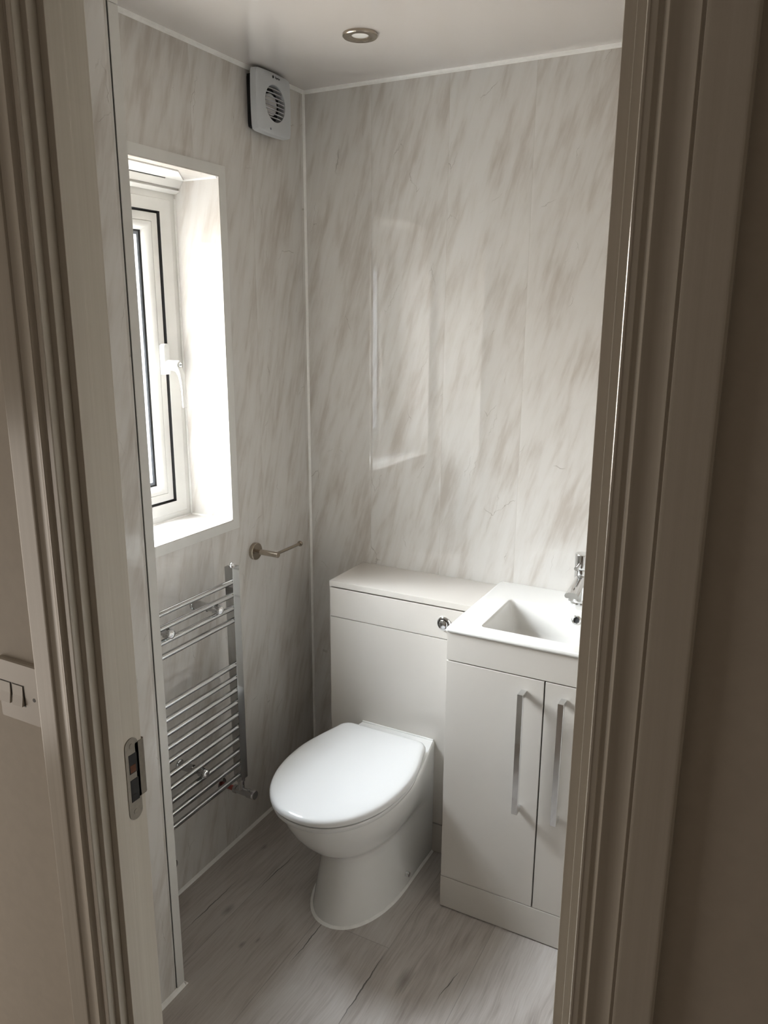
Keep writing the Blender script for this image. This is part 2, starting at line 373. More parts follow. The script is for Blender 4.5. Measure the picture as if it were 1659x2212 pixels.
# trims and sealant beads
def bead(bm, p0, p1, n1, n2, s):
    """quarter bead along p0-p1 in the corner with outward directions n1, n2"""
    p0, p1, n1, n2 = map(Vector, (p0, p1, n1, n2))
    rings = [[p, p+n1*s, p+n1*s*0.6+n2*s*0.6, p+n2*s] for p in (p0, p1)]
    loft(bm, rings)
bm = bmesh.new(); bead(bm, (0, 0, CH), (XR, 0, CH), (0, -1, 0), (0, 0, -1), 0.009); struct('trim_1', bm, M['bead'], 'white bead between back wall and ceiling')
bm = bmesh.new(); bead(bm, (0, BY, CH), (0, 0, CH), (1, 0, 0), (0, 0, -1), 0.009); struct('trim_2', bm, M['bead'], 'white bead between window wall and ceiling')
bm = bmesh.new(); bead(bm, (0, 0, 0), (0, 0, CH), (1, 0, 0), (0, -1, 0), 0.006); struct('trim_3', bm, M['bead'], 'white bead up the corner of the room')
bm = bmesh.new(); bead(bm, (0, BY, 0), (0, 0, 0), (1, 0, 0), (0, 0, 1), 0.008); struct('trim_4', bm, M['bead'], 'white sealant line along the window wall at the floor')
bm = bmesh.new(); bead(bm, (BX, YD, 0), (BX, BY+0.002, 0), (1, 0, 0), (0, 0, 1), 0.009); bead(bm, (0, BY, 0), (BX+0.009, BY, 0), (0, 1, 0), (0, 0, 1), 0.009)
struct('trim_5', bm, M['bead'], 'white sealant line at the foot of the boxed-out return')
bm = bmesh.new()
box(bm, BX, BX+0.0022, BY-0.023, BY+0.0022, 0.006, 2.195, 0.0006, 1); box(bm, BX, BX+0.0022, BY-0.023, BY+0.0022, 2.1962, CH-0.009, 0.0006, 1)
box(bm, BX-0.023, BX, BY, BY+0.0022, 0.006, CH-0.009)
struct('trim_6', bm, M['trim'], 'white angle trim on the corner of the boxed-out return')
bm = bmesh.new(); box(bm, BX, BX+0.0004, BY-0.0250, BY-0.0231, 0.01, CH-0.009); struct('trim_7', bm, M['gasket'], 'dark joint beside the angle trim')
# angle trim round the window opening: a flat flange on the wall, mitred
tw, tt = 0.026, 0.0025
bm = bmesh.new()
for (a, b, c, d) in (((WY0, WZ0), (WY1, WZ0), (WY1+tw, WZ0-tw), (WY0-tw+0.004, WZ0-tw)), ((WY1, WZ0), (WY1, WZ1), (WY1+tw, WZ1+tw), (WY1+tw, WZ0-tw)),
                     ((WY1, WZ1), (WY0, WZ1), (WY0-tw+0.004, WZ1+tw), (WY1+tw, WZ1+tw)), ((WY0, WZ1), (WY0, WZ0), (WY0-tw+0.004, WZ0-tw), (WY0-tw+0.004, WZ1+tw))):
    prism(bm, [a, b, c, d], 0, 0.0, tt)
struct('trim_8', bm, M['trim'], 'white flat trim framing the window opening')

# ---------------------------------------------------------------- window
XF = -0.155
win = structroot('window_1', (XF, (WY0+WY1)/2, WZ0), 'white plastic casement window with obscured glass in a deep reveal')
rl = 0.0035
bm = bmesh.new()
box(bm, XF, tt, WY1-rl, WY1, WZ0, WZ1); box(bm, XF, tt, WY0, WY0+rl, WZ0, WZ1)
box(bm, XF, tt, WY0+rl, WY1-rl, WZ0, WZ0+rl); box(bm, XF, tt, WY0+rl, WY1-rl, WZ1-rl, WZ1)
finish('reveal_lining', bm, M['marble_w'], win, False)
bm = bmesh.new()
for q0, q1, n1, n2 in (((XF+.001, WY1-rl, WZ0+rl), (XF+.001, WY1-rl, WZ1-.05), (1, 0, 0), (0, -1, 0)), ((XF+.001, WY0+rl, WZ0+rl), (XF+.001, WY1-rl, WZ0+rl), (1, 0, 0), (0, 0, 1)),
                       ((XF, WY1-rl, WZ0+rl), (0, WY1-rl, WZ0+rl), (0, -1, 0), (0, 0, 1)), ((-0.118, WY1-rl, WZ1-rl), (-0.004, WY1-rl, WZ1-rl), (0, -1, 0), (0, 0, -1))):
    bead(bm, q0, q1, n1, n2, 0.004)
finish('sealant', bm, M['bead'], win)
FY0, FY1, FZ0, FZ1 = WY0+rl, WY1-rl, WZ0+rl, 1.965
def ringframe(bm, prof, back):
    """closed rectangular frame from (inset, x) steps, solid to the back"""
    pr = list(prof) + [(prof[-1][0], back), (prof[0][0], back)]
    rings = [[(x, FY0+i, FZ0+i), (x, FY1-i, FZ0+i), (x, FY1-i, FZ1-i), (x, FY0+i, FZ1-i)] for i, x in pr]
    R = [[bm.verts.new(p) for p in rg] for rg in rings]
    n = len(R)
    for a in range(n):
        A, B = R[a], R[(a+1) % n]
        for i in range(4): bm.faces.new((A[i], A[(i+1) % 4], B[(i+1) % 4], B[i]))
bm = bmesh.new()
ringframe(bm, [(0, XF), (0.018, XF), (0.020, XF+0.0015), (0.024, XF), (0.040, XF-0.007), (0.046, XF-0.0075), (0.0495, XF-0.009)], -0.24)
box(bm, -0.24, XF, FY0, FY1, FZ1, WZ1-rl)
finish('frame', bm, M['upvc'], win)
bm = bmesh.new(); ringframe(bm, [(0.0490, -0.1655), (0.0502, -0.1655), (0.0546, -0.179)], -0.235); finish('gasket', bm, M['gasket'], win, False)
bm = bmesh.new()
ringframe(bm, [(0.0545, -0.173), (0.056, XF-0.0155), (0.077, XF-0.0155), (0.0775, XF-0.0175), (0.079, XF-0.0155), (0.086, XF-0.018), (0.096, XF-0.026), (0.101, XF-0.034)], -0.238)
finish('sash', bm, M['upvc'], win)
bm = bmesh.new(); ringframe(bm, [(0.101, -0.1905), (0.105, -0.1915)], -0.234); finish('glazing_gasket', bm, M['gasket'], win, False)
bm = bmesh.new(); ringframe(bm, [(0.105, -0.1935), (0.113, -0.1935)], -0.2305); finish('spacer_bar', bm, M['spacer'], win, False)
bm = bmesh.new(); box(bm, -0.2335, -0.2310, FY0+.104, FY1-.104, FZ0+.104, FZ1-.104); finish('pane', bm, M['glass'], win, False)
# trickle vent across the head of the window
bm = bmesh.new()
prism(bm, [(XF, WZ1-rl), (-0.119, WZ1-rl), (-0.121, 1.995), (-0.1335, 1.977), (-0.140, 1.977), (-0.140, 1.9715), (-0.134, 1.9705), (-0.146, 1.9635), (XF, 1.9635)], 1, FY0, FY1)
tv = finish('trickle_vent', bm, M['upvc'], win)
bm = bmesh.new(); prism(bm, [(-0.1195, 1.9975), (-0.1210, 1.9945), (-0.1195, 1.9935), (-0.118, 1.9965)], 1, FY0+0.04, -0.487); finish('slot', bm, M['gasket'], tv, False)
bm = bmesh.new(); prism(bm, [(-0.1215, 1.9935), (-0.1320, 1.9785), (-0.1305, 1.9775), (-0.1200, 1.9925)], 1, FY0+0.04, -0.487); finish('flap', bm, M['upvc'], tv, False)
bm = bmesh.new(); prism(bm, [(-0.118, FY1), (-0.030, FY1-0.118), (-0.030, FY0), (-0.118, FY0)], 2, WZ1-rl-0.0035, WZ1-rl); finish('soffit_strip', bm, M['bead'], win, False)
# window handle: base on the sash, barrel with a key lock, lever curving down
bm = bmesh.new()
hb = [(-0.4955, 1.480)] + [(-0.4955, 1.545)]
hc, hr = -0.4855, 0.0105
poly = [(hc-hr, 1.478), (hc+hr, 1.478)] + [(hc+hr*math.cos(a), 1.553+hr*math.sin(a)) for a in [math.pi*i/12 for i in range(13)]]
prism(bm, poly, 0, XF-0.0155, XF+0.002)
hd = finish('handle', bm, M['white'], win)
bm = bmesh.new()
sec = [((-0.148, 1.503), 0.0125, 0.024), ((-0.128, 1.500), 0.0120, 0.022), ((-0.112, 1.493), 0.0110, 0.017), ((-0.1045, 1.478), 0.0095, 0.012), ((-0.1005, 1.458), 0.0085, 0.0095),
       ((-0.0985, 1.432), 0.0080, 0.0075), ((-0.0980, 1.408), 0.0080, 0.0062), ((-0.0975, 1.388), 0.0078, 0.0055)]
rings = []
for i, ((x, z), hw, th) in enumerate(sec):
    (xa, za), (xb, zb) = sec[max(i-1, 0)][0], sec[min(i+1, len(sec)-1)][0]
    d = Vector((xb-xa, 0, zb-za)).normalized(); nn = Vector((-d.z, 0, d.x))
    ring = []
    for k in range(16):
        a = 2*math.pi*k/16; ca, sa = math.cos(a), math.sin(a)
        sx = math.copysign(abs(ca)**0.6, ca); sz = math.copysign(abs(sa)**0.6, sa)
        ring.append(Vector((x, hc, z)) + Vector((0, 1, 0))*hw*sx + nn*th*0.5*sz)
    rings.append(ring)
loft(bm, rings)
lathe(bm, (-0.148, hc, 1.506), (1, 0, 0), [(0, 0.0125), (0.034, 0.0120), (0.040, 0.0105)], 24)
finish('lever', bm, M['white'], hd)
bm = bmesh.new(); lathe(bm, (-0.112, hc, 1.506), (1, 0, 0), [(0, 0.0065), (0.0065, 0.0065), (0.0072, 0.006)], 20); finish('lock_cylinder', bm, M['chrome'], hd)
bm = bmesh.new(); box(bm, -0.106, -0.1042, hc-0.0045, hc+0.0045, 1.5048, 1.5072); finish('keyhole', bm, M['gasket'], hd, False)
bm = bmesh.new(); lathe(bm, (XF+0.0018, hc, 1.553), (1, 0, 0), [(0, 0.0055), (0.0010, 0.0053)], 20); finish('screw_cover', bm, M['white'], hd)

# ---------------------------------------------------------------- door frame
YA = -1.541
door = structroot('door_1', ((XL+XRJ)/2, YH, 0), 'cream gloss door frame with moulded architrave around the open doorway')
bm = bmesh.new(); box(bm, XL-LT, XL, YH, YD, 0, 2.0, 0.0015, 2); box(bm, XRJ, XRJ+LT, YH, YD, 0, 2.0, 0.0015, 2); box(bm, XL-LT, XRJ+LT, YH, YD, 2.0, 2.028, 0.0015, 2)
finish('door_lining', bm, M['wood'], door)
for nm in (0, 1, 2):
    bm = bmesh.new()
    if nm == 0: box(bm, XL, XL+0.012, -1.512, -1.488, 0, 1.988, 0.0012, 2)
    if nm == 1: box(bm, XRJ-0.012, XRJ, -1.512, -1.488, 0, 1.988, 0.0012, 2)
    if nm == 2: box(bm, XL, XRJ, -1.512, -1.488, 1.988, 2.0, 0.0012, 2)
    finish('door_stop', bm, M['wood'], door)
# architrave section: (distance outward from the inner edge, height off the wall)
T = YH - YA
AP = [(0, 0), (0, 0.0108), (0.0010, 0.0122), (0.0026, 0.0122), (0.0034, 0.0116), (0.0082, 0.0116), (0.0090, 0.0100), (0.0122, 0.0094), (0.0135, 0.0102), (0.0150, 0.0146), (0.0168, 0.0160), (0.0190, 0.0156),
      (0.0230, 0.0136), (0.0285, 0.0126), (0.0340, 0.0131), (0.0382, 0.0148), (0.0390, 0.0130), (0.0408, 0.0130), (0.0420, 0.0160), (0.0450, 0.0166), (0.0725, 0.0166), (0.0750, 0.0160), (0.0770, 0.0135), (0.0770, 0)]
def arch(bm, xin, sgn, ztop):
    rings = []
    for z in (0.0, None):
        rings.append([(xin+sgn*d, YH-h, (0.0 if z is not None else ztop+d)) for d, h in AP])
    loft(bm, rings)
XAL, XAR, ZA = XL-0.009, XRJ+0.0095, 2.009
for sgn, xin in ((-1, XAL), (1, XAR)):
    bm = bmesh.new(); arch(bm, xin, sgn, ZA); finish('architrave', bm, M['wood'], door)
bm = bmesh.new(); loft(bm, [[(XAL-d, YH-h, ZA+d) for d, h in AP], [(XAR+d, YH-h, ZA+d) for d, h in AP]]); finish('architrave', bm, M['wood'], door)
# strike plate let into the left jamb
PX, PY0, PY1, PZ0, PZ1 = XL, -1.4765, -1.4515, 0.925, 1.055
pr = (PY1-PY0)/2; pc = (PY0+PY1)/2
def stadium(z0, z1, rad, yc, n=14):
    return [(yc+rad*math.cos(a), z1-rad+rad*math.sin(a)) for a in [math.pi*i/n for i in range(n+1)]] + [(yc+rad*math.cos(a), z0+rad+rad*math.sin(a)) for a in [math.pi+math.pi*i/n for i in range(n+1)]]
bm = bmesh.new()
prism(bm, stadium(PZ0, PZ1, pr, pc), 0, PX-0.001, PX+0.0012)
bm2 = [(PX+0.0012, PY1-0.006), (PX+0.0012, YD+0.001), (PX-0.001, YD+0.0045), (PX-0.006, YD+0.0050), (PX-0.006, YD+0.0038), (PX-0.001, YD+0.0033), (PX, YD), (PX, PY1-0.006)]
prism(bm, bm2, 2, 0.957, 1.044)
skp = finish('strike_plate', bm, M['steel'], door)
skp['label'] = 'brushed steel strike plate'
for z0, z1 in ((1.000, 1.030), (0.955, 0.990)):
    bm = bmesh.new(); box(bm, PX+0.0010, PX+0.0016, pc-0.0068, pc+0.0082, z0, z1); box(bm, PX+0.0010, PX+0.0017, pc-0.0060, pc+0.004, z0+0.001, z0+0.011)
    finish('latch_hole', bm, M['dark'], skp, False)
bm = bmesh.new(); box(bm, PX+0.0016, PX+0.0019, pc-0.0055, pc+0.005, 1.0015, 1.013); finish('raw_mortice', bm, M['socketwood'], skp, False)
for zc in (PZ1-0.0125, PZ0+0.0125):
    bm = bmesh.new(); lathe(bm, (PX+0.0010, pc, zc), (1, 0, 0), [(0, 0.0042), (0.0006, 0.0042), (0.0007, 0.0034), (0.0003, 0.0018)], 20); finish('screw', bm, M['steel'], skp)

# ---------------------------------------------------------------- light switch on the hall wall
sw = thing('light_switch', 'white multi-gang light switch plate on the hall wall left of the door frame', 'light switch', (0.517, YH, 1.0795))
bm = bmesh.new(); loft(bm, [[(x, y, z) for x, z, _ in rrect(0.474+i, 0.560-i, 1.0795+i, 1.1705-i, 0.003, 0)] for y, i in ((YH, 0.0), (YH-0.0065, 0.0), (YH-0.0085, 0.0015))]); finish('plate', bm, M['switch'], sw)
for x0 in (0.4795, 0.5055):
    bm = bmesh.new(); box(bm, x0-0.0012, x0+0.0232, YH-0.0088, YH-0.0083, 1.1055, 1.1375); rk = finish('rocker_recess', bm, M['ink'], sw, False)
    bm = bmesh.new(); prism(bm, [(YH-0.0085, 1.1068), (YH-0.0085, 1.1365), (YH-0.0095, 1.1365), (YH-0.0105, 1.1215), (YH-0.0130, 1.1068)], 0, x0, x0+0.021); finish('rocker', bm, M['switch'], sw, False)
for xs in (0.4875, 0.5475):
    bm = bmesh.new(); lathe(bm, (xs, YH-0.0082, 1.1205), (0, -1, 0), [(0, 0.0030), (0.0006, 0.0028)], 16); finish('screw', bm, M['ink'], sw)

# ---------------------------------------------------------------- extractor fan
FC, FZ, FX = -0.2105, 2.2145, 0.045
fan = thing('extractor_fan', 'square pale grey extractor fan with round slatted grille, high in the corner', 'fan', (0, FC, 2.13))
def fan_outline(hw, hh, bul, rad, n=20):
    pts = []
    for k in range(4*n):
        a = 2*math.pi*k/(4*n); c, s_ = math.cos(a), math.sin(a)
        p = 24.0
        q = (abs(c)**p + abs(s_)**p)**(-1/p)
        y, z = c*q, s_*q
        pts.append((y*hw*(1+bul*(1-z*z)), z*hh*(1+bul*(1-y*y))))
    return pts
hw, hh, NF = 0.0795, 0.0785, 80
def circ(rad): return [(rad*math.cos(2*math.pi*k/NF), rad*math.sin(2*math.pi*k/NF)) for k in range(NF)]
def P3(pts, x, cz=0.0): return [(x, FC+y, FZ+z+cz) for y, z in pts]
GC = 0.002
bm = bmesh.new()
o1, o2 = fan_outline(hw, hh, 0.035, 0), fan_outline(hw-0.006, hh-0.006, 0.03, 0)
Rr = 0.0475
rings = [P3(o2, 0.020), P3(o1, 0.022), P3(o1, 0.031), P3(fan_outline(hw-0.0015, hh-0.0015, 0.034, 0), 0.0405), P3(fan_outline(hw-0.005, hh-0.005, 0.031, 0), 0.0440),
         P3([(0.6*a+0.4*c, 0.6*b+0.4*d) for (a, b), (c, d) in zip(circ(Rr+0.012), o2)], 0.0462), P3(circ(Rr+0.003), 0.0468), P3(circ(Rr), 0.0460), P3(circ(Rr), 0.022)]
loft(bm, rings, False, False)
bmesh.ops.holes_fill(bm, edges=[], sides=0)
finish('cover', bm, M['fan'], fan)
bm = bmesh.new(); loft(bm, [P3(fan_outline(hw-0.012, hh-0.010, 0.0, 0), 0.0), P3(fan_outline(hw-0.012, hh-0.010, 0.0, 0), 0.0215)]); finish('housing', bm, M['dark'], fan)
for i in range(8):
    z = -0.0365 + 0.0104*i
    half = math.sqrt(max(Rr**2 - z*z, 1e-6))+0.001
    bm = bmesh.new(); rows = []
    for k in range(9):
        t = -1+2*k/8; y = t*half; dx = 0.003*(1-t*t)
        x = 0.0425+dx
        rows.append([(x, FC+y, FZ+z-0.0008), (x, FC+y, FZ+z+0.0010), (x-0.008, FC+y, FZ+z+0.0022), (x-0.008, FC+y, FZ+z+0.0006)])
    loft(bm, rows); finish('slat', bm, M['fan'], fan)
bm = bmesh.new(); lathe(bm, (0.0216, FC, FZ), (1, 0, 0), [(0, 0.0295), (0.006, 0.0295), (0.009, 0.0275), (0.0105, 0.017), (0.011, 0.002)], 32); finish('motor_hub', bm, M['white'], fan)
for k in range(5):
    a = 2*math.pi*k/5+0.3; bm = bmesh.new()
    def pt(rad, da, x): return (x, FC+rad*math.cos(a+da), FZ+rad*math.sin(a+da))
    loft(bm, [[pt(0.025, -0.25, 0.0225), pt(0.025, 0.25, 0.0265), pt(0.025, 0.25, 0.0275), pt(0.025, -0.25, 0.0235)], [pt(0.045, -0.32, 0.0225), pt(0.045, 0.2, 0.0265), pt(0.045, 0.2, 0.0275), pt(0.045, -0.32, 0.0235)]])
    finish('blade', bm, M['dark'], fan)
bm = bmesh.new(); lathe(bm, (0.0456, FC-0.0245, FZ-0.068), (1, 0, 0), [(0, 0.0030), (0.0010, 0.0027)], 16); finish('indicator', bm, M['spacer'], fan)
# printed name on the cover
tcu = bpy.data.curves.new('logo', 'FONT'); tcu.body = 'Xpelair'; tcu.size = 0.0080; tcu.extrude = 0.0003; tcu.align_x = 'CENTER'
to = bpy.data.objects.new('logo_text', tcu); C.objects.link(to)
bpy.context.view_layer.update()
tme = bpy.data.meshes.new_from_object(to.evaluated_get(bpy.context.evaluated_depsgraph_get()))
bpy.data.objects.remove(to)
bm = bmesh.new(); bm.from_mesh(tme)
# text runs along +y on a face that looks along +x
bmesh.ops.transform(bm, verts=bm.verts, matrix=Matrix(((0, 0, 1, 0.0467), (1, 0, 0, FC+0.0125), (0, 1, 0, FZ+0.0645), (0, 0, 0, 1))))
lathe(bm, (0.0463, FC-0.0085, FZ+0.0668), (1, 0, 0), [(0, 0.0036), (0.0009, 0.0036), (0.0009, 0.0026), (0.0002, 0.0026)], 20, True, False)
finish('logo', bm, M['ink'], fan, False)

# ---------------------------------------------------------------- recessed ceiling light
dl = thing('ceiling_downlight', 'small round brushed nickel downlight recessed in the ceiling, unlit', 'ceiling light', (0.397, -0.350, CH))
bm = bmesh.new()
lathe(bm, (0.397, -0.350, CH), (0, 0, -1), [(0, 0.0425), (0.0055, 0.0425), (0.0075, 0.0405), (0.0078, 0.029), (0.0062, 0.027), (0.0052, 0.0215), (0.0010, 0.0205)], 48, True, False); finish('bezel', bm, M['nickel'], dl)
bm = bmesh.new(); lathe(bm, (0.397, -0.350, CH), (0, 0, -1), [(0.0004, 0.0205), (0.0030, 0.0205), (0.0045, 0.014), (0.0050, 0.002)], 32); finish('lens', bm, M['lens'], dl)

# ---------------------------------------------------------------- chrome towel radiator
RX0, RX1, RC, RW, RZ0, RZ1 = 0.061, 0.090, -0.6975, 0.38, 0.284, 0.9555
UR0, UR1 = RC+RW/2-0.030, RC+RW/2
rad = thing('heated_towel_rail', 'chrome ladder towel radiator on the wall under the window', 'towel radiator', (0.0755, RC, RZ0))
for y0, y1 in ((UR0, UR1), (RC-RW/2, RC-RW/2+0.030)):
    bm = bmesh.new(); box(bm, RX0, RX1, y0, y1, RZ0, RZ1, 0.0012, 2); up = finish('upright', bm, M['rad'], rad)
    bm = bmesh.new(); lathe(bm, ((RX0+RX1)/2, (y0+y1)/2, RZ1), (0, 0, 1), [(0, 0.0095), (0.002, 0.0095), (0.003, 0.007), (0.0065, 0.0068), (0.009, 0.0055), (0.0105, 0.002)], 20); finish('vent_plug', bm, M['chrome'], up)
RAILZ = [0.912, 0.8735, 0.835, 0.797] + [0.6605-0.03975*i for i in range(10)]
XRL = 0.0815
for i, z in enumerate(RAILZ):
    bm = bmesh.new(); lathe(bm, (XRL, RC-RW/2+0.028, z), (0, 1, 0), [(0, 0.0078), (RW-0.056, 0.0078)], 20); finish('rail', bm, M['rad'], rad)
for yb, zb in ((-0.604, 0.8543), (-0.797, 0.8543), (-0.6985, 0.4020), (-0.845, 0.4020)):
    bm = bmesh.new()
    lathe(bm, (0, yb, zb), (1, 0, 0), [(0, 0.0150), (0.004, 0.0150), (0.0055, 0.0125), (0.052, 0.0125), (0.055, 0.0100), (0.0905, 0.0075)], 28)
    box(bm, 0.0700, 0.0945, yb-0.006, yb+0.006, zb-0.0125, zb+0.0125, 0.002)
    bk = finish('bracket', bm, M['rad'], rad)
    bm = bmesh.new(); lathe(bm, (0.0925, yb, zb), (1, 0, 0), [(0, 0.0060), (0.001, 0.0105), (0.004, 0.0118), (0.0075, 0.0112), (0.0100, 0.008), (0.0110, 0.002)], 28); finish('clamp_cap', bm, M['chrome'], bk)
for yv in ((UR0+UR1)/2, RC-RW/2+0.015):
    zv, xv = 0.238, 0.0755
    bm = bmesh.new()
    lathe(bm, (xv, yv, RZ0), (0, 0, -1), [(0, 0.0120), (0.004, 0.0128), (0.010, 0.0128), (0.012, 0.0100), (0.044, 0.0095)], 24)
    lathe(bm, (0.048, yv, zv), (1, 0, 0), [(0, 0.0105), (0.001, 0.0128), (0.0105, 0.0128), (0.0115, 0.0110), (0.048, 0.0115), (0.050, 0.0125), (0.052, 0.0128)], 28)
    vb = finish('valve', bm, M['rad'], rad)
    bm = bmesh.new(); lathe(bm, (0.099, yv, zv), (1, 0, 0), [(0, 0.0125), (0.001, 0.0135), (0.0225, 0.0140), (0.0237, 0.0128), (0.0250, 0.0138), (0.0285, 0.0134), (0.0295, 0.0115)], 28); finish('valve_cap', bm, M['rad'], vb)
    bm = bmesh.new(); lathe(bm, (0.0035, yv, zv), (1, 0, 0), [(0, 0.0078), (0.046, 0.0078)], 20); finish('pipe_tail', bm, M['copper'], vb)
    bm = bmesh.new(); lathe(bm, (0, yv, zv), (1, 0, 0), [(0, 0.019), (0.002, 0.019), (0.0045, 0.012)], 28); finish('pipe_collar', bm, M['rad'], vb)

# ---------------------------------------------------------------- toilet roll holder
tp = thing('toilet_roll_holder', 'empty brushed nickel toilet roll holder on the wall right of the window', 'toilet roll holder', (0, -0.320, 0.935))
bm = bmesh.new(); lathe(bm, (0, -0.320, 0.935), (1, 0, 0), [(0, 0.0265), (0.0055, 0.0265), (0.0060, 0.0255), (0.0075, 0.0255), (0.0080, 0.0265), (0.0110, 0.0265), (0.0125, 0.0245), (0.0126, 0.004)], 40); finish('wall_rose', bm, M['nickel'], tp)
bm = bmesh.new(); lathe(bm, (0.0120, -0.320, 0.935), (1, 0, 0), [(0, 0.0060), (0.013, 0.0060), (0.0145, 0.0088), (0.0790, 0.0088), (0.0800, 0.0078)], 28); finish('post', bm, M['nickel'], tp)
bm = bmesh.new(); lathe(bm, (0.080, -0.318, 0.9355), (0, 1, 0), [(0, 0.0048), (0.130, 0.0048)], 20); am = finish('arm', bm, M['nickel'], tp)
bm = bmesh.new(); lathe(bm, (0.080, -0.1890, 0.9355), (0, 1, 0), [(0, 0.0050), (0.001, 0.0088), (0.004, 0.0095), (0.0065, 0.0085), (0.0075, 0.004)], 24); finish('end_stop', bm, M['nickel'], am)

# ---------------------------------------------------------------- toilet cistern cabinet and worktop
WX, WYF, WZT, WZB, ZS = 0.207, -0.215, 0.842, 0.8235, 0.724
UX1 = 0.6925
cu = thing('cistern_cabinet', 'pale grey gloss cistern cabinet behind the toilet', 'cabinet', (0.45, -0.105, 0))
bm = bmesh.new(); box(bm, WX+0.001, WX+0.019, WYF+0.020, -0.0005, 0.0, WZB-0.0035); box(bm, UX1-0.018, UX1, WYF+0.020, -0.0005, 0, WZB-0.0035); box(bm, WX+0.019, UX1-0.018, WYF+0.0225, WYF+0.030, 0.0, WZB-0.0035)
finish('carcass', bm, M['cab'], cu, False)
bm = bmesh.new(); box(bm, WX+0.001, UX1, WYF+0.001, WYF+0.0195, ZS+0.0012, WZB-0.0045, 0.0008, 2); fp = finish('flush_panel', bm, M['cab'], cu)
bm = bmesh.new(); box(bm, WX+0.001, UX1, WYF+0.001, WYF+0.0195, 0.1045, ZS-0.0012, 0.0008, 2); finish('front_panel', bm, M['cab'], cu)
bm = bmesh.new(); box(bm, WX+0.001, UX1, WYF+0.001, WYF+0.0195, 0.002, 0.1005, 0.0008, 2); finish('plinth', bm, M['cab'], cu)
bm = bmesh.new(); lathe(bm, (0.598, WYF+0.001, 0.7735), (0, -1, 0), [(0, 0.0215), (0.003, 0.0215), (0.0055, 0.0190), (0.0060, 0.0150), (0.0030, 0.0138)], 40, True, False); fb = finish('flush_button', bm, M['chrome'], fp)
bm = bmesh.new(); lathe(bm, (0.598, WYF+0.001, 0.7735), (0, -1, 0), [(0.0005, 0.0137), (0.0085, 0.0134), (0.0105, 0.0105), (0.0112, 0.0005)], 32)
finish('flush_plunger', bm, M['chrome'], cu)
bm = bmesh.new(); box(bm, WX, UX1-0.0005, WYF, -0.0005, WZB, WZT, 0.0012, 2)
wt = finish('worktop', bm, M['cab'], None, True, (0.45, -0.1, WZB)); wt['label'] = 'pale grey gloss shelf top lying on the cistern cabinet'; wt['category'] = 'worktop'

# ---------------------------------------------------------------- toilet
TX = 0.450
def wc_section(wr, wm, yb, ym, yf, z, n=24, p=2.15, rc=0.0):
    """closed outline, symmetric about TX: square back, widening to ym, rounded front"""
    side = []
    m = 14
    def width(t): return wr+(wm-wr)*math.sin(max(t, 0.0)*math.pi/2)**1.2
    t0 = rc/(yb-ym)
    if rc:
        w0 = width(t0)
        side += [(w0-rc+rc*math.sin(math.pi/2*i/8), yb-rc+rc*math.cos(math.pi/2*i/8)) for i in range(8)]
    for i in range(m):
        t = t0+(1-t0)*i/m
        side.append((width(t), yb+(ym-yb)*t))
    for i in range(n+1):
        a = math.pi/2*i/n
        side.append((wm*max(math.cos(a), 0)**(2/p), ym+(yf-ym)*math.sin(a)**(2/p)))
    pts = [(TX+x, y, z) for x, y in side] + [(TX-x, y, z) for x, y in reversed(side[:-1])]
    return pts
wc = thing('toilet', 'white ceramic back to wall toilet with its lid down', 'toilet', (TX, -0.43, 0))
PB = WYF+0.0008
prof = [(0.0, .1245, .1235, -.40, -.634), (0.003, .1250, .1240, -.40, -.635), (0.012, .1255, .1225, -.40, -.632), (0.06, .1258, .1170, -.40, -.618), (0.12, .1258, .1110, -.39, -.604), (0.165, .1258, .1080, -.385, -.596),
        (0.190, .1258, .1085, -.385, -.598), (0.205, .1258, .1125, -.39, -.610), (0.225, .1258, .1240, -.40, -.640), (0.25, .1258, .1360, -.42, -.668), (0.28, .1258, .1480, -.44, -.695), (0.31, .1258, .1575, -.46, -.717), (0.34, .1258, .1645, -.475, -.734),
        (0.365, .1258, .1690, -.485, -.744), (0.380, .1256, .1705, -.49, -.747), (0.3855, .1245, .1690, -.49, -.744), (0.388, .1220, .1650, -.49, -.738)]
bm = bmesh.new(); loft(bm, [wc_section(a, b, PB, c, d, z) for z, a, b, c, d in prof]); finish('pan', bm, M['ceramic'], wc)
def slab(bm, prof, yb, wr, wm, ym, yf, rc):
    """prof: (z, inset)"""
    loft(bm, [wc_section(wr-i, wm-i, yb-i, ym, yf+i, z, rc=max(rc-i, 0.004)) for z, i in prof])
bm = bmesh.new(); slab(bm, [(0.3895, 0.010), (0.3905, 0.005), (0.396, 0.001), (0.402, 0.0), (0.4055, 0.002), (0.4065, 0.006)], -0.302, 0.131, 0.1805, -0.515, -0.772, 0.035)
st_ = finish('seat', bm, M['lid'], wc)
bm = bmesh.new(); slab(bm, [(0.4085, 0.010), (0.409, 0.004), (0.413, 0.0), (0.420, 0.0), (0.4255, 0.0025), (0.4290, 0.0075), (0.4310, 0.016), (0.4325, 0.035), (0.4335, 0.070), (0.4338, 0.105)], -0.296, 0.138, 0.183, -0.515, -0.775, 0.038)
finish('lid', bm, M['lid'], wc)
for sx in (-1, 1):
    bm = bmesh.new(); lathe(bm, (TX+sx*0.0775, -0.300, 0.3875), (0, 0, 1), [(0, 0.011), (0.012, 0.011), (0.018, 0.009)], 20); finish('hinge', bm, M['lid'], wc)
bm = bmesh.new(); box(bm, TX-0.124, TX+0.124, PB-0.0045, PB, 0.3865, 0.3925, 0.0018, 2); bs = finish('back_sealant', bm, M['bead'], wc)
bm = bmesh.new(); base = [(x, y) for x, y, _ in wc_section(.1262, .1255, PB, -.40, -.6365, 0)]
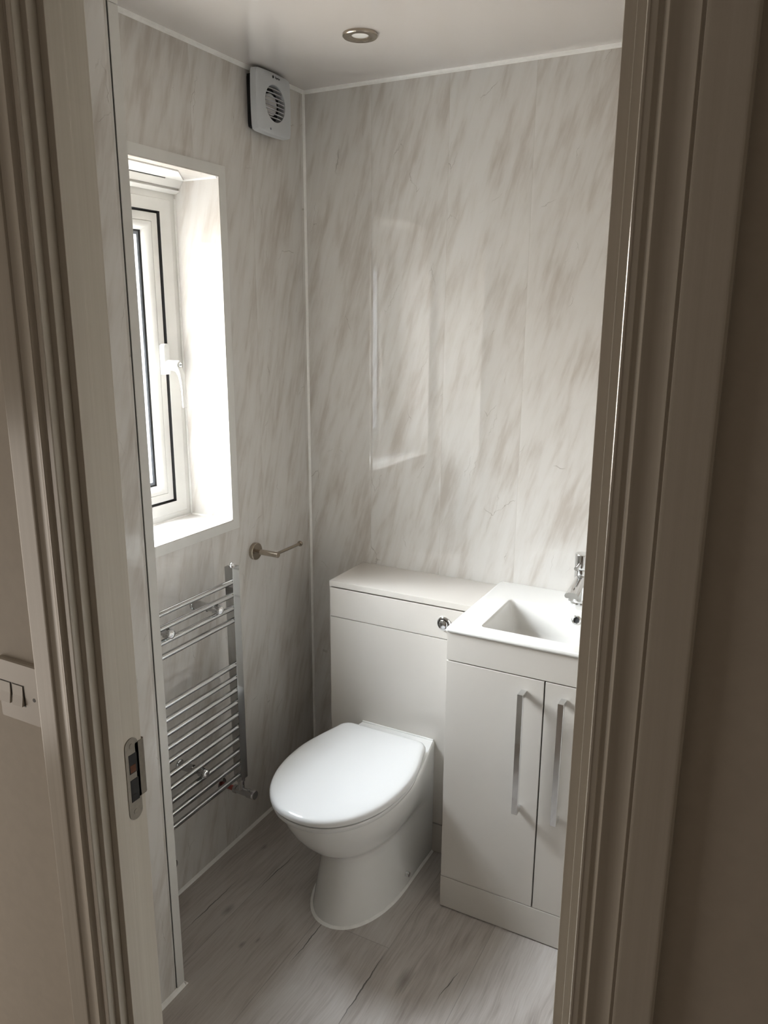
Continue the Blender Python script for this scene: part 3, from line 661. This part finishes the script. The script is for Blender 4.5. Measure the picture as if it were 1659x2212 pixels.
out_ = [(TX+(x-TX)*1.045, y if y > PB-1e-3 else y-0.006*min(1, max(0, (PB-y)/0.42))) for x, y in base]
loft(bm, [[(x, y, 0.0002) for x, y in out_], [(x, y, 0.0050) for x, y in base]])
finish('floor_sealant', bm, M['bead'], wc)
for sx in (-1, 1):
    bm = bmesh.new(); lathe(bm, (TX+sx*0.1200, -0.389, 0.0385), (sx, 0, 0), [(0, 0.0080), (0.0095, 0.0080), (0.0115, 0.0070), (0.0118, 0.001)], 20); finish('bolt_cap', bm, M['chrome'], wc)

# ---------------------------------------------------------------- vanity unit
VX0, VX1, VY, ZP, ZD, VZT = 0.694, 1.226, -0.419, 0.1020, 0.7635, 0.8425
va = thing('vanity_unit', 'pale grey gloss two-door vanity cabinet under the basin', 'cabinet', ((VX0+VX1)/2, -0.21, 0))
bm = bmesh.new(); box(bm, VX0+0.0005, VX0+0.018, VY+0.020, -0.0005, 0.0, VZT); finish('side_panel', bm, M['cab'], va, False)
bm = bmesh.new(); box(bm, VX1-0.018, VX1, VY+0.020, -0.0005, 0.0, VZT); finish('side_panel', bm, M['cab'], va, False)
bm = bmesh.new(); box(bm, VX0+0.018, VX1-0.018, VY+0.0215, VY+0.0265, 0.0, VZT); box(bm, VX0+0.018, VX1-0.018, VY+0.0265, -0.0005, 0.09, 0.108); finish('carcass', bm, M['cabdark'], va, False)
bm = bmesh.new(); box(bm, VX0, VX1, VY, VY+0.019, ZD+0.0012, VZT, 0.0009, 2); finish('top_rail', bm, M['cab'], va)
bm = bmesh.new(); box(bm, VX0-0.0006, VX1, VY-0.0006, VY+0.019, 0.0035, ZP-0.0008, 0.0009, 2); finish('plinth', bm, M['cab'], va)
XG = 0.960
for x0, x1, h0 in ((VX0, XG-0.0018, 0.9005), (XG+0.0018, VX1, 1.0030)):
    bm = bmesh.new(); box(bm, x0, x1, VY, VY+0.019, ZP+0.0008, ZD-0.0016, 0.0011, 2); dr = finish('cabinet_door', bm, M['cab'], va)
    bm = bmesh.new(); h1 = h0+0.0150; yb_, yi, yo = VY, VY-0.0215, VY-0.0325
    prism(bm, [(yb_, 0.728), (yo, 0.728), (yo, 0.389), (yb_, 0.389), (yb_, 0.401), (yi, 0.401), (yi, 0.716), (yb_, 0.716)], 0, h0, h1)
    bmesh.ops.bevel(bm, geom=[e for e in bm.edges], offset=0.0005, segments=1, affect='EDGES')
    finish('handle', bm, M['chrome'], dr)

# ---------------------------------------------------------------- basin
BZ0, BZ1 = 0.8430, 0.8550
bx0, bx1, by0, by1 = 0.6905, 1.2285, -0.4235, -0.0005
bs_ = thing('basin', 'white ceramic basin with a rectangular bowl set on the vanity cabinet', 'basin', ((bx0+bx1)/2, -0.21, BZ0))
rx0, rx1, ry0, ry1 = 0.765, 1.154, -0.369, -0.128
bm = bmesh.new()
L = [rrect(bx0+.010, bx1-.010, by0+.010, by1-.002, 0.006, BZ0), rrect(bx0+.002, bx1-.002, by0+.002, by1, 0.006, BZ0+.0006), rrect(bx0, bx1, by0, by1, 0.007, BZ0+.0035), rrect(bx0, bx1, by0, by1, 0.007, BZ1-.0050),
     rrect(bx0+.0014, bx1-.0014, by0+.0014, by1, 0.007, BZ1-.0016), rrect(bx0+.005, bx1-.005, by0+.005, by1-.001, 0.007, BZ1-.0002), rrect(bx0+.009, bx1-.009, by0+.009, by1-.003, 0.006, BZ1-.0010),
     rrect(bx0+.030, bx1-.030, by0+.020, by1-.03, 0.010, BZ1-.0018),
     rrect(rx0, rx1, ry0, ry1, 0.014, BZ1-.0020), rrect(rx0+.0030, rx1-.0030, ry0+.0020, ry1-.0030, 0.014, BZ1-.0040), rrect(rx0+.0060, rx1-.0060, ry0+.0040, ry1-.0055, 0.014, BZ1-.010),
     rrect(rx0+.026, rx1-.026, ry0+.022, ry1-.022, 0.016, 0.776), rrect(rx0+.031, rx1-.031, ry0+.027, ry1-.027, 0.018, 0.766), rrect(rx0+.042, rx1-.042, ry0+.038, ry1-.038, 0.020, 0.759), rrect(0.93, 0.99, -0.28, -0.22, 0.020, 0.752)]
loft(bm, L, False, True)
bo = finish('bowl', bm, M['ceramic'], bs_)
of = Vector((0.9615, -0.1375, 0.8270)); od = Vector((0, -1, 0.24))
bm = bmesh.new(); lathe(bm, of, od, [(-0.003, 0.0130), (0.002, 0.0130), (0.0035, 0.0115), (0.0040, 0.0095), (0.0028, 0.0082), (-0.003, 0.0078)], 32, False, False); finish('overflow_ring', bm, M['chrome'], bs_)
bm = bmesh.new(); lathe(bm, of, od, [(-0.0028, 0.0080), (0.0004, 0.0079)], 24); finish('overflow_hole', bm, M['dark'], bs_)
bm = bmesh.new(); lathe(bm, (0.96, -0.25, 0.752), (0, 0, 1), [(0, 0.030), (0.003, 0.030), (0.005, 0.026), (0.006, 0.001)], 32); finish('waste', bm, M['chrome'], bs_)

# ---------------------------------------------------------------- basin tap
tx, ty, tz = 0.9535, -0.0720, BZ1-0.0019
ta = thing('mixer_tap', 'chrome mixer tap standing at the back of the basin', 'tap', (tx, ty, tz))
bm = bmesh.new(); lathe(bm, (tx, ty, tz), (0, 0, 1), [(0, 0.0270), (0.004, 0.0270), (0.0060, 0.0255), (0.0070, 0.0222), (0.060, 0.0218), (0.1020, 0.0215), (0.1035, 0.0205)], 40); finish('body', bm, M['chrome'], ta)
bm = bmesh.new(); lathe(bm, (tx, ty, tz+0.1045), (0, 0, 1), [(0, 0.0205), (0.0008, 0.0222), (0.0405, 0.0226), (0.0425, 0.0216), (0.0430, 0.001)], 40); tl_ = finish('lever_cap', bm, M['chrome'], ta)
bm = bmesh.new(); lathe(bm, (tx-0.003, ty-0.018, tz+0.120), (-0.06, -1, -0.10), [(0, 0.0050), (0.028, 0.0052), (0.030, 0.0064), (0.034, 0.0066), (0.0355, 0.0055)], 20); finish('lever', bm, M['chrome'], tl_)
bm = bmesh.new(); rings = []
for t in [i/10 for i in range(11)]:
    y = ty-0.010 - 0.098*t; zc = tz+0.076 - 0.021*t; wv_ = 0.0165+0.0025*t; hv = 0.0175-0.0060*t
    ring = []
    for k in range(20):
        a = 2*math.pi*k/20; ca, sa = math.cos(a), math.sin(a)
        zz = hv*sa if sa > 0 else 0.0075*max(-1, sa*1.6)*(1.3-0.5*t)
        ring.append((tx+wv_*ca, y, zc+zz))
    rings.append(ring)
loft(bm, rings); spt = finish('spout', bm, M['chrome'], ta)
bm = bmesh.new(); lathe(bm, (tx, ty-0.094, tz+0.052), (0, 0, -1), [(0, 0.0115), (0.011, 0.0115), (0.012, 0.0105), (0.0122, 0.0085), (0.009, 0.008)], 24); finish('aerator', bm, M['chrome'], spt)
